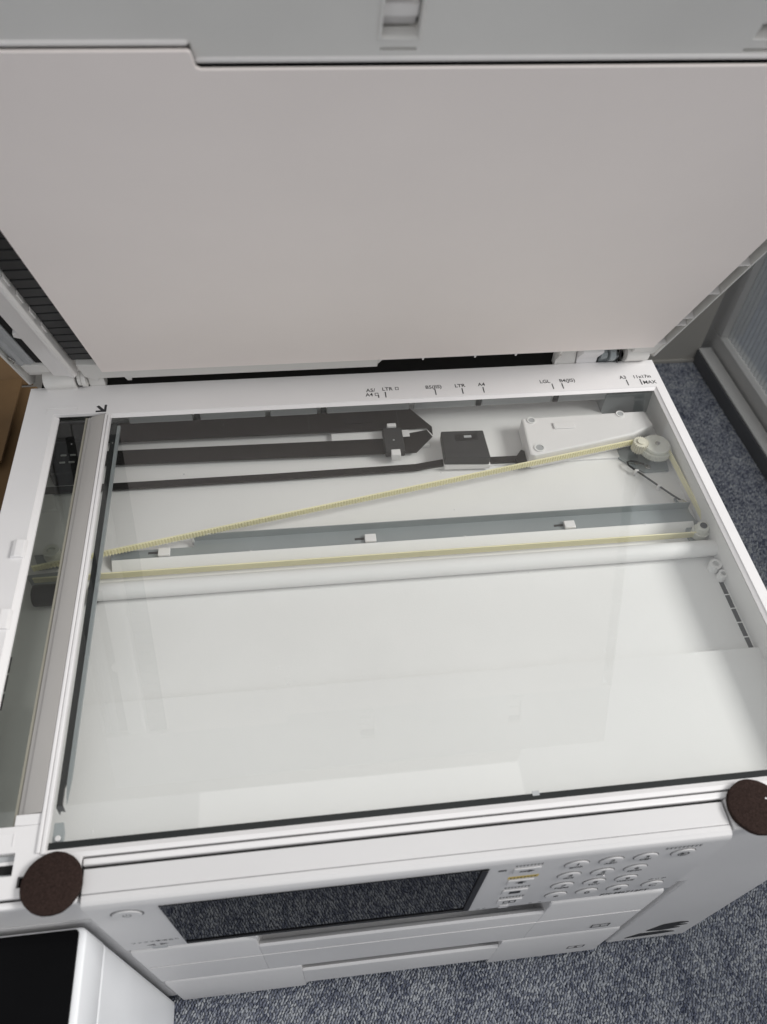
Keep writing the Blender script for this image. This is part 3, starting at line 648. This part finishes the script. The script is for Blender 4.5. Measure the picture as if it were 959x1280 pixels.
s = MB(); s.cyl((412.0, 37.5, 8.5), 'x', 7.0, 5, 22, bev=.6); s.cyl((406, 39, 7.0), 'x', 5.0, 6, 20, bev=.5); s.box(403, 421, 37.5, 48, -6, 5, .8); s.build('hinge_spring', 'metal', hg2)
q_ = MB(); q_.tube([(418, 34.5, 15), (419, 33.5, 9), (417.6, 33.8, 3), (419.4, 35.5, -1)], .9, 8); q_.build('hinge_wire', 'black', hg2)
s = MB(); s.prism([(36.3, -3), (36.3, 4), (30.5, 13), (44, 13), (44, -3)], 'x', 364, 366.2, 0); s.prism([(36.3, -3), (44, -3), (44, 13), (40, 13)], 'x', 366.4, 382, 0); s.build('hinge_gusset', 'lid', hg2)
# added black box, its colour standing for shade in the gap behind the frame
MB().box(-60, 446, 37.2, 100, -300, -3.5, 1).build('rear_gap_shade', 'blackgap', PR)

# ------------------------------------------------------------------ control panel
PY = -353.5
cp = MB()
cp.prism([(-334.7, -0.45), (-346.9, -0.55), (-346.9, -12), (-334.7, -12)], 'x', 20.4, 365.2, .35)
cp.prism([(-347.15, -12), (-347.15, -0.6), (-350.0, -0.8), (-352.2, -1.9), (-353.3, -4.4), (PY, -7), (PY, -109.0), (-351.5, -110.4), (-338, -110.4), (-338, -12.2)], 'x', 20.4, 365.2, .3)
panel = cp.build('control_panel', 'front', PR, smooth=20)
def front(m, x0, x1, z0, z1, d, bev=0.0): return m.box(x0, x1, PY-d, PY-0.02, z0, z1, bev)
sc_ = MB(); front(sc_, 57.0, 231.0, -102.5, -10.5, 0.5, .3); scr = sc_.build('screen', 'screen', panel)
q_ = MB(); q_.box(57.6, 230.4, PY-1.3, PY-0.52, -102.0, -98.4, .3); q_.box(226.6, 230.4, PY-1.3, PY-.52, -98.2, -11, .3); q_.build('screen_bezel', 'black', scr)
# power button
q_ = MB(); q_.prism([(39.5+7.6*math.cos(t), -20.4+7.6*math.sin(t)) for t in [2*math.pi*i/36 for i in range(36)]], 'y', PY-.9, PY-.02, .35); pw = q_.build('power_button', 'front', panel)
def arc_mark(cx, cz, r, a0, a1, w, yoff, name, m, parent):
    q = MB(); n = 20
    pts = [(cx+(r+w/2)*math.cos(a0+(a1-a0)*i/n), cz+(r+w/2)*math.sin(a0+(a1-a0)*i/n)) for i in range(n+1)] + [(cx+(r-w/2)*math.cos(a1-(a1-a0)*i/n), cz+(r-w/2)*math.sin(a1-(a1-a0)*i/n)) for i in range(n+1)]
    q.prism(pts, 'y', yoff-.08, yoff); return q.build(name, m, parent)
def ring_mark(cx, cz, r0, r1, yoff, name, m, parent):
    q = MB(); q.ring((0, 0, 0), r0, r1, .1, 40)
    return q.build(name, m, parent, lambda v: W(cx+v.x, yoff-v.z, cz+v.y))
ring_mark(39.5, -20.4, 7.7, 8.6, PY-.02, 'button_ring', 'greyink', pw)
arc_mark(39.5, -20.4, 2.1, math.radians(120), math.radians(420), .5, PY-.93, 'power_symbol', 'greyink', pw)
q_ = MB(); q_.box(39.25, 39.75, PY-1.0, PY-.92, -20.4, -17.6); q_.build('power_symbol', 'greyink', pw)
RX, UZ = (1, 0, 0), (0, 0, 1)
text('ファクス受信あり', 4.2, (26.5, PY-.05, -92.5), RX, UZ, 'greyink', panel, sx=0.85)
q_ = MB(); front(q_, 36, 45, -109.5, -104.5, .5, .4); q_.build('indicator', 'grey', panel)
q_ = MB(); q_.prism([(34, -100), (39, -97.5), (39, -102.5)], 'y', PY-.1, PY-.02); q_.prism([(47, -100), (42, -97.5), (42, -102.5)], 'y', PY-.1, PY-.02); q_.build('indicator_marks', 'greyink', panel)
# number keys: one shared mesh
km = MB(); km.prism([(6.7*math.cos(t), 6.7*math.sin(t)) for t in [2*math.pi*i/32 for i in range(32)]], 'y', -0.95, 0, .5, 3)
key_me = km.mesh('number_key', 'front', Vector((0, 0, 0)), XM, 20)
rm = MB(); rm.ring((0, 0, 0), 7.15, 7.75, .08, 32)
KX, KZ = (281.6, 301.4, 321.3, 343.0), (-21, -44.3, -67, -90)
KEYS = [('1', 'symb', 0, 0), ('2', 'ABC', 1, 0), ('3', 'DEF', 2, 0), ('4', 'GHI', 0, 1), ('5', 'JKL', 1, 1), ('6', 'MNO', 2, 1), ('7', 'PQRS', 0, 2), ('8', 'TUV', 1, 2), ('9', 'WXYZ', 2, 2), ('*', '', 0, 3), ('0', '', 1, 3), ('#', '', 2, 3), ('C', '', 3, 3), ('', '', 3, 0)]
for ch_, sub, c, r in KEYS:
    x, z = KX[c] + r*0.9 + (1 if c == 3 and r == 3 else 0), KZ[r]
    k_ = link('number_key', key_me, panel, None, W(x, PY-.02, z)); ring_mark(x, z, 6.85, 7.3, PY-.02, 'key_ring', 'greyink', panel)
    ORG[k_] = ORG[panel]
    def ktext(t_, sz, dx, dz):
        o = text(t_, sz, (x+dx, PY-1.03, z+dz), RX, UZ, 'ink', panel, align='CENTER', weight=.14); return o
    if ch_: 
        ktext(ch_, 6.0 if sub else 7.4, 0, 0.2 if sub else (-2.6 if ch_ != '*' else -4.2))
    if sub: ktext(sub, 3.7, 0, -4.0)
    if not ch_:
        ring_mark(x, z, 2.6, 3.4, PY-1.0, 'stop_symbol', 'ink', panel)
        q_ = MB(); q_.prism([(x-1.4, z-2), (x+1.6, z), (x-1.4, z+2)], 'y', PY-1.12, PY-1.02); q_.build('stop_symbol', 'ink', panel)
q_ = MB(); q_.box(303.8, 304.8, PY-1.7, PY-.9, -50.4, -49.4, .2); q_.build('key_pip', 'white', panel)
# four slim function keys with caption strips
for i, z in enumerate((-20.5, -45.0, -67.5, -91.0)):
    x = 253.0 + i*.6
    q_ = MB(); front(q_, x-7.6, x+7.6, z-5.0, z+4.6, 0.9, .45); fk = q_.build('function_key', 'front', panel)
    q_ = MB()
    if i == 1: q_.box(x-8.4, x+9.2, PY-.14, PY-.03, z+6.2, z+11.0); q_.build('key_caption', 'yellow', panel); q_ = MB()
    for j in range(8):
        xx = x-7.4+j*2.0; yo = .22 if i == 1 else .12
        q_.box(xx, xx+1.5, PY-yo, PY-yo+.06, z+8.9, z+9.5); q_.box(xx+.2, xx+1.2, PY-yo, PY-yo+.06, z+7.2, z+7.8); q_.box(xx+.55, xx+.95, PY-yo, PY-yo+.06, z+7.9, z+8.8)
    q_.build('caption_print', 'ink', panel)
    q_ = MB(); yo = PY-1.05
    if i == 0: q_.prism([(x-4, z-1), (x+1, z-1), (x+1, z-2.4), (x+4.4, z+.4), (x+1, z+2.2), (x+1, z+.8), (x-4, z+.8)], 'y', yo, yo+.1)
    elif i == 1: q_.prism([(x-1, z-2.4), (x+1.8, z-2.4), (x+1.8, z), (x+4, z), (x+.4, z+2.8), (x-3.2, z), (x-1, z)], 'y', yo, yo+.1)
    elif i == 2: q_.box(x-3.4, x+3.4, yo, yo+.1, z-2.6, z+2.4)
    else:
        for a0, a1, b0, b1 in ((-4, 4, 2, 2.7), (-4, 4, -2.7, -2), (-4, -3.3, -1.9, 1.9), (3.3, 4, -1.9, 1.9), (-.35, .35, -1.9, 1.9)): q_.box(x+a0, x+a1, yo, yo+.1, z+b0, z+b1)
    q_.build('key_symbol', 'ink', fk)
q_ = MB(); front(q_, 237.0, 241.5, -19.4, -17.0, .2, 0); q_.build('status_lamp', 'ink', panel)
q_ = MB(); front(q_, 250.5, 256.5, -108.5, -102.5, .6, .3); q_.build('function_tab', 'front', panel)
for x0 in (236, 240, 270, 276): 
    q_ = MB(); q_.box(x0, x0+2.2, PY-.1, PY-.03, -106.6, -105.6); q_.build('small_print', 'greyink', panel)
q_ = MB()
for j in range(9):
    xx = 329.5+j*2.4
    q_.box(xx, xx+1.8, PY-.12, PY-.04, -9.6, -9.0); q_.box(xx+.3, xx+1.4, PY-.12, PY-.04, -11.8, -11.2); q_.box(xx+.7, xx+1.1, PY-.12, PY-.04, -11.1, -9.7)
q_.build('caption_print', 'ink', panel)
text('クリア', 4.0, (346.5, PY-.05, -80.6), RX, UZ, 'ink', panel, align='CENTER')
text('PX-M6712FT', 6.0, (317.0, PY-.05, -108.2), RX, UZ, 'ink', panel, sx=1.0, weight=.14)

# ------------------------------------------------------------------ paper cassettes
CY = -354.0
c1 = MB()
c1.prism([(-322, -116), (-351.0, -116), (-353.2, -117.4), (CY, -120.5), (CY, -222.0), (-352.8, -224.6), (-322, -224.6)], 'x', 21.0, 97.5, .6)
c1.prism([(-322, -116), (-351.0, -116), (-353.2, -117.4), (CY, -120.5), (CY, -222.0), (-352.8, -224.6), (-322, -224.6)], 'x', 287.0, 364.0, .6)
c1.prism([(-322, -165), (-345, -165), (-349.6, -146), (-350.4, -141), (-352.6, -138.6), (CY, -141), (CY, -222.0), (-352.8, -224.6), (-322, -224.6)], 'x', 97.52, 286.98, .2)
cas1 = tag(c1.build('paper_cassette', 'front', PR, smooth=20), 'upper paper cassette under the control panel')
MB().box(98, 286.6, -328, -322.5, -164.6, -111.2).build('handle_recess', 'grey', cas1)  # grey puts the shade inside the handle recess into the colour
for x in (97.4, 286.0): MB().box(x, x+1.6, -353.6, -330, -118, -111, .4).build('handle_cheek', 'front', cas1)
MB().box(23, 362.5, CY-.5, CY-.02, -167.6, -166.6, .2).build('front_line', 'front', cas1)
c2 = MB()
c2.prism([(-322, -226.6), (-350.5, -226.6), (-353.6, -227.6), (CY-.4, -230.5), (CY-.4, -312), (-353, -314.5), (-322, -314.5)], 'x', 22.0, 121.0, .6)
c2.prism([(-322, -226.6), (-350.5, -226.6), (-353.6, -227.6), (CY-.4, -230.5), (CY-.4, -312), (-353, -314.5), (-322, -314.5)], 'x', 272.0, 365.0, .6)
c2.prism([(-322, -258), (-345.0, -258), (-350.4, -246.0), (-352.6, -243.6), (CY-.4, -246), (CY-.4, -296), (-353, -299), (-322, -299)], 'x', 121.02, 271.98, .3)
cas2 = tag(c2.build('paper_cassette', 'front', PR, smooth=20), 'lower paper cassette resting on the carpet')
MB().box(121.4, 271.6, -328, -322.5, -257.6, -227).build('handle_recess', 'grey', cas2)  # grey for the shade inside the lower handle recess
for cas, z, n in ((cas1, -206, '1'), (cas2, -286, '2')):
    q_ = MB(); yo = CY-.55; x0, x1 = 336, 350
    q_.box(x0, x1, yo, yo+.1, z+3.6, z+4.6); q_.box(x0, x1, yo, yo+.1, z-4.6, z-3.6); q_.box(x0, x0+.9, yo, yo+.1, z-3.5, z+3.5); q_.box(x1-.9, x1, yo, yo+.1, z-3.5, z+3.5)
    q_.build('tray_icon', 'ink', cas); text(n, 7.0, (343, yo, z-2.5), RX, UZ, 'ink', cas, align='CENTER')

# ------------------------------------------------------------------ felt pads lying on the front corners
def felt(cx, cy, rot, label):
    s = MB(); n = 72; rnd = random.Random(int(cx))
    ph = [rnd.uniform(0, 6.28) for _ in range(4)]
    def rad(t): return 15.1 + .12*math.sin(3*t+ph[0]) + .08*math.sin(7*t+ph[1]) + .05*math.sin(19*t+ph[2]) + rnd.uniform(-.05, .05)
    s.prism([((rad(t))*math.cos(t), (rad(t))*math.sin(t)) for t in [2*math.pi*i/n for i in range(n)]], 'z', 0.0, 3.4, .6, 2)
    o = s.build('felt_pad', 'felt', None, XM, smooth=60, loc=W(cx, cy, 0.05)); o.rotation_euler[2] = rot
    tag(o, label, 'felt pad', 'felt pads on the printer corners'); return o
felt(6.0, -340.6, 0.3, 'round dark brown felt pad on left front corner of the printer')
fp = felt(381.6, -340.0, 1.4, 'round dark brown felt pad on right front corner of the printer')

q_ = MB(); q_.cyl((4.6, -6.6, 3.5), 'z', .5, .3, 8); lm_ = q_.mesh('lint', 'white', Vector((0, 0, 0)), XM); lo_ = bpy.data.objects.new('lint', lm_); COL.objects.link(lo_); lo_.parent = fp
# ------------------------------------------------------------------ white floor appliance with black top in front of the left half
wa = empty('floor_appliance', W(-130, -378, -FL), 'white slim floor-standing appliance with glossy black top left of the paper cassettes', 'appliance')
def rr(x0, x1, y0, y1, r, n=6):
    P = []
    for cx, cy, a in ((x1-r, y1-r, 0), (x0+r, y1-r, 90), (x0+r, y0+r, 180), (x1-r, y0+r, 270)):
        for i in range(n+1):
            t = math.radians(a+90*i/n); P.append((cx+r*math.cos(t), cy+r*math.sin(t)))
    return P
q_ = MB(); q_.prism(rr(-290, 14, -402, -352.5, 4), 'z', -FL-1, -82.4, 1.2); q_.build('cabinet', 'appl', wa)
q_ = MB(); q_.prism(rr(-290, 14.2, -402.4, -352.3, 4), 'z', -81.4, -41, 2.2, 3); q_.build('upper_shell', 'appl', wa)
q_ = MB(); q_.prism(rr(-288, 12.6, -400, -354, 4), 'z', -82.6, -81.0, 0); q_.build('seam_band', 'grey', wa)
q_ = MB(); q_.prism(rr(-284, 10.4, -399.5, -353.6, 2.5), 'z', -40.95, -39.4, .5); q_.build('black_top', 'appl_black', wa)
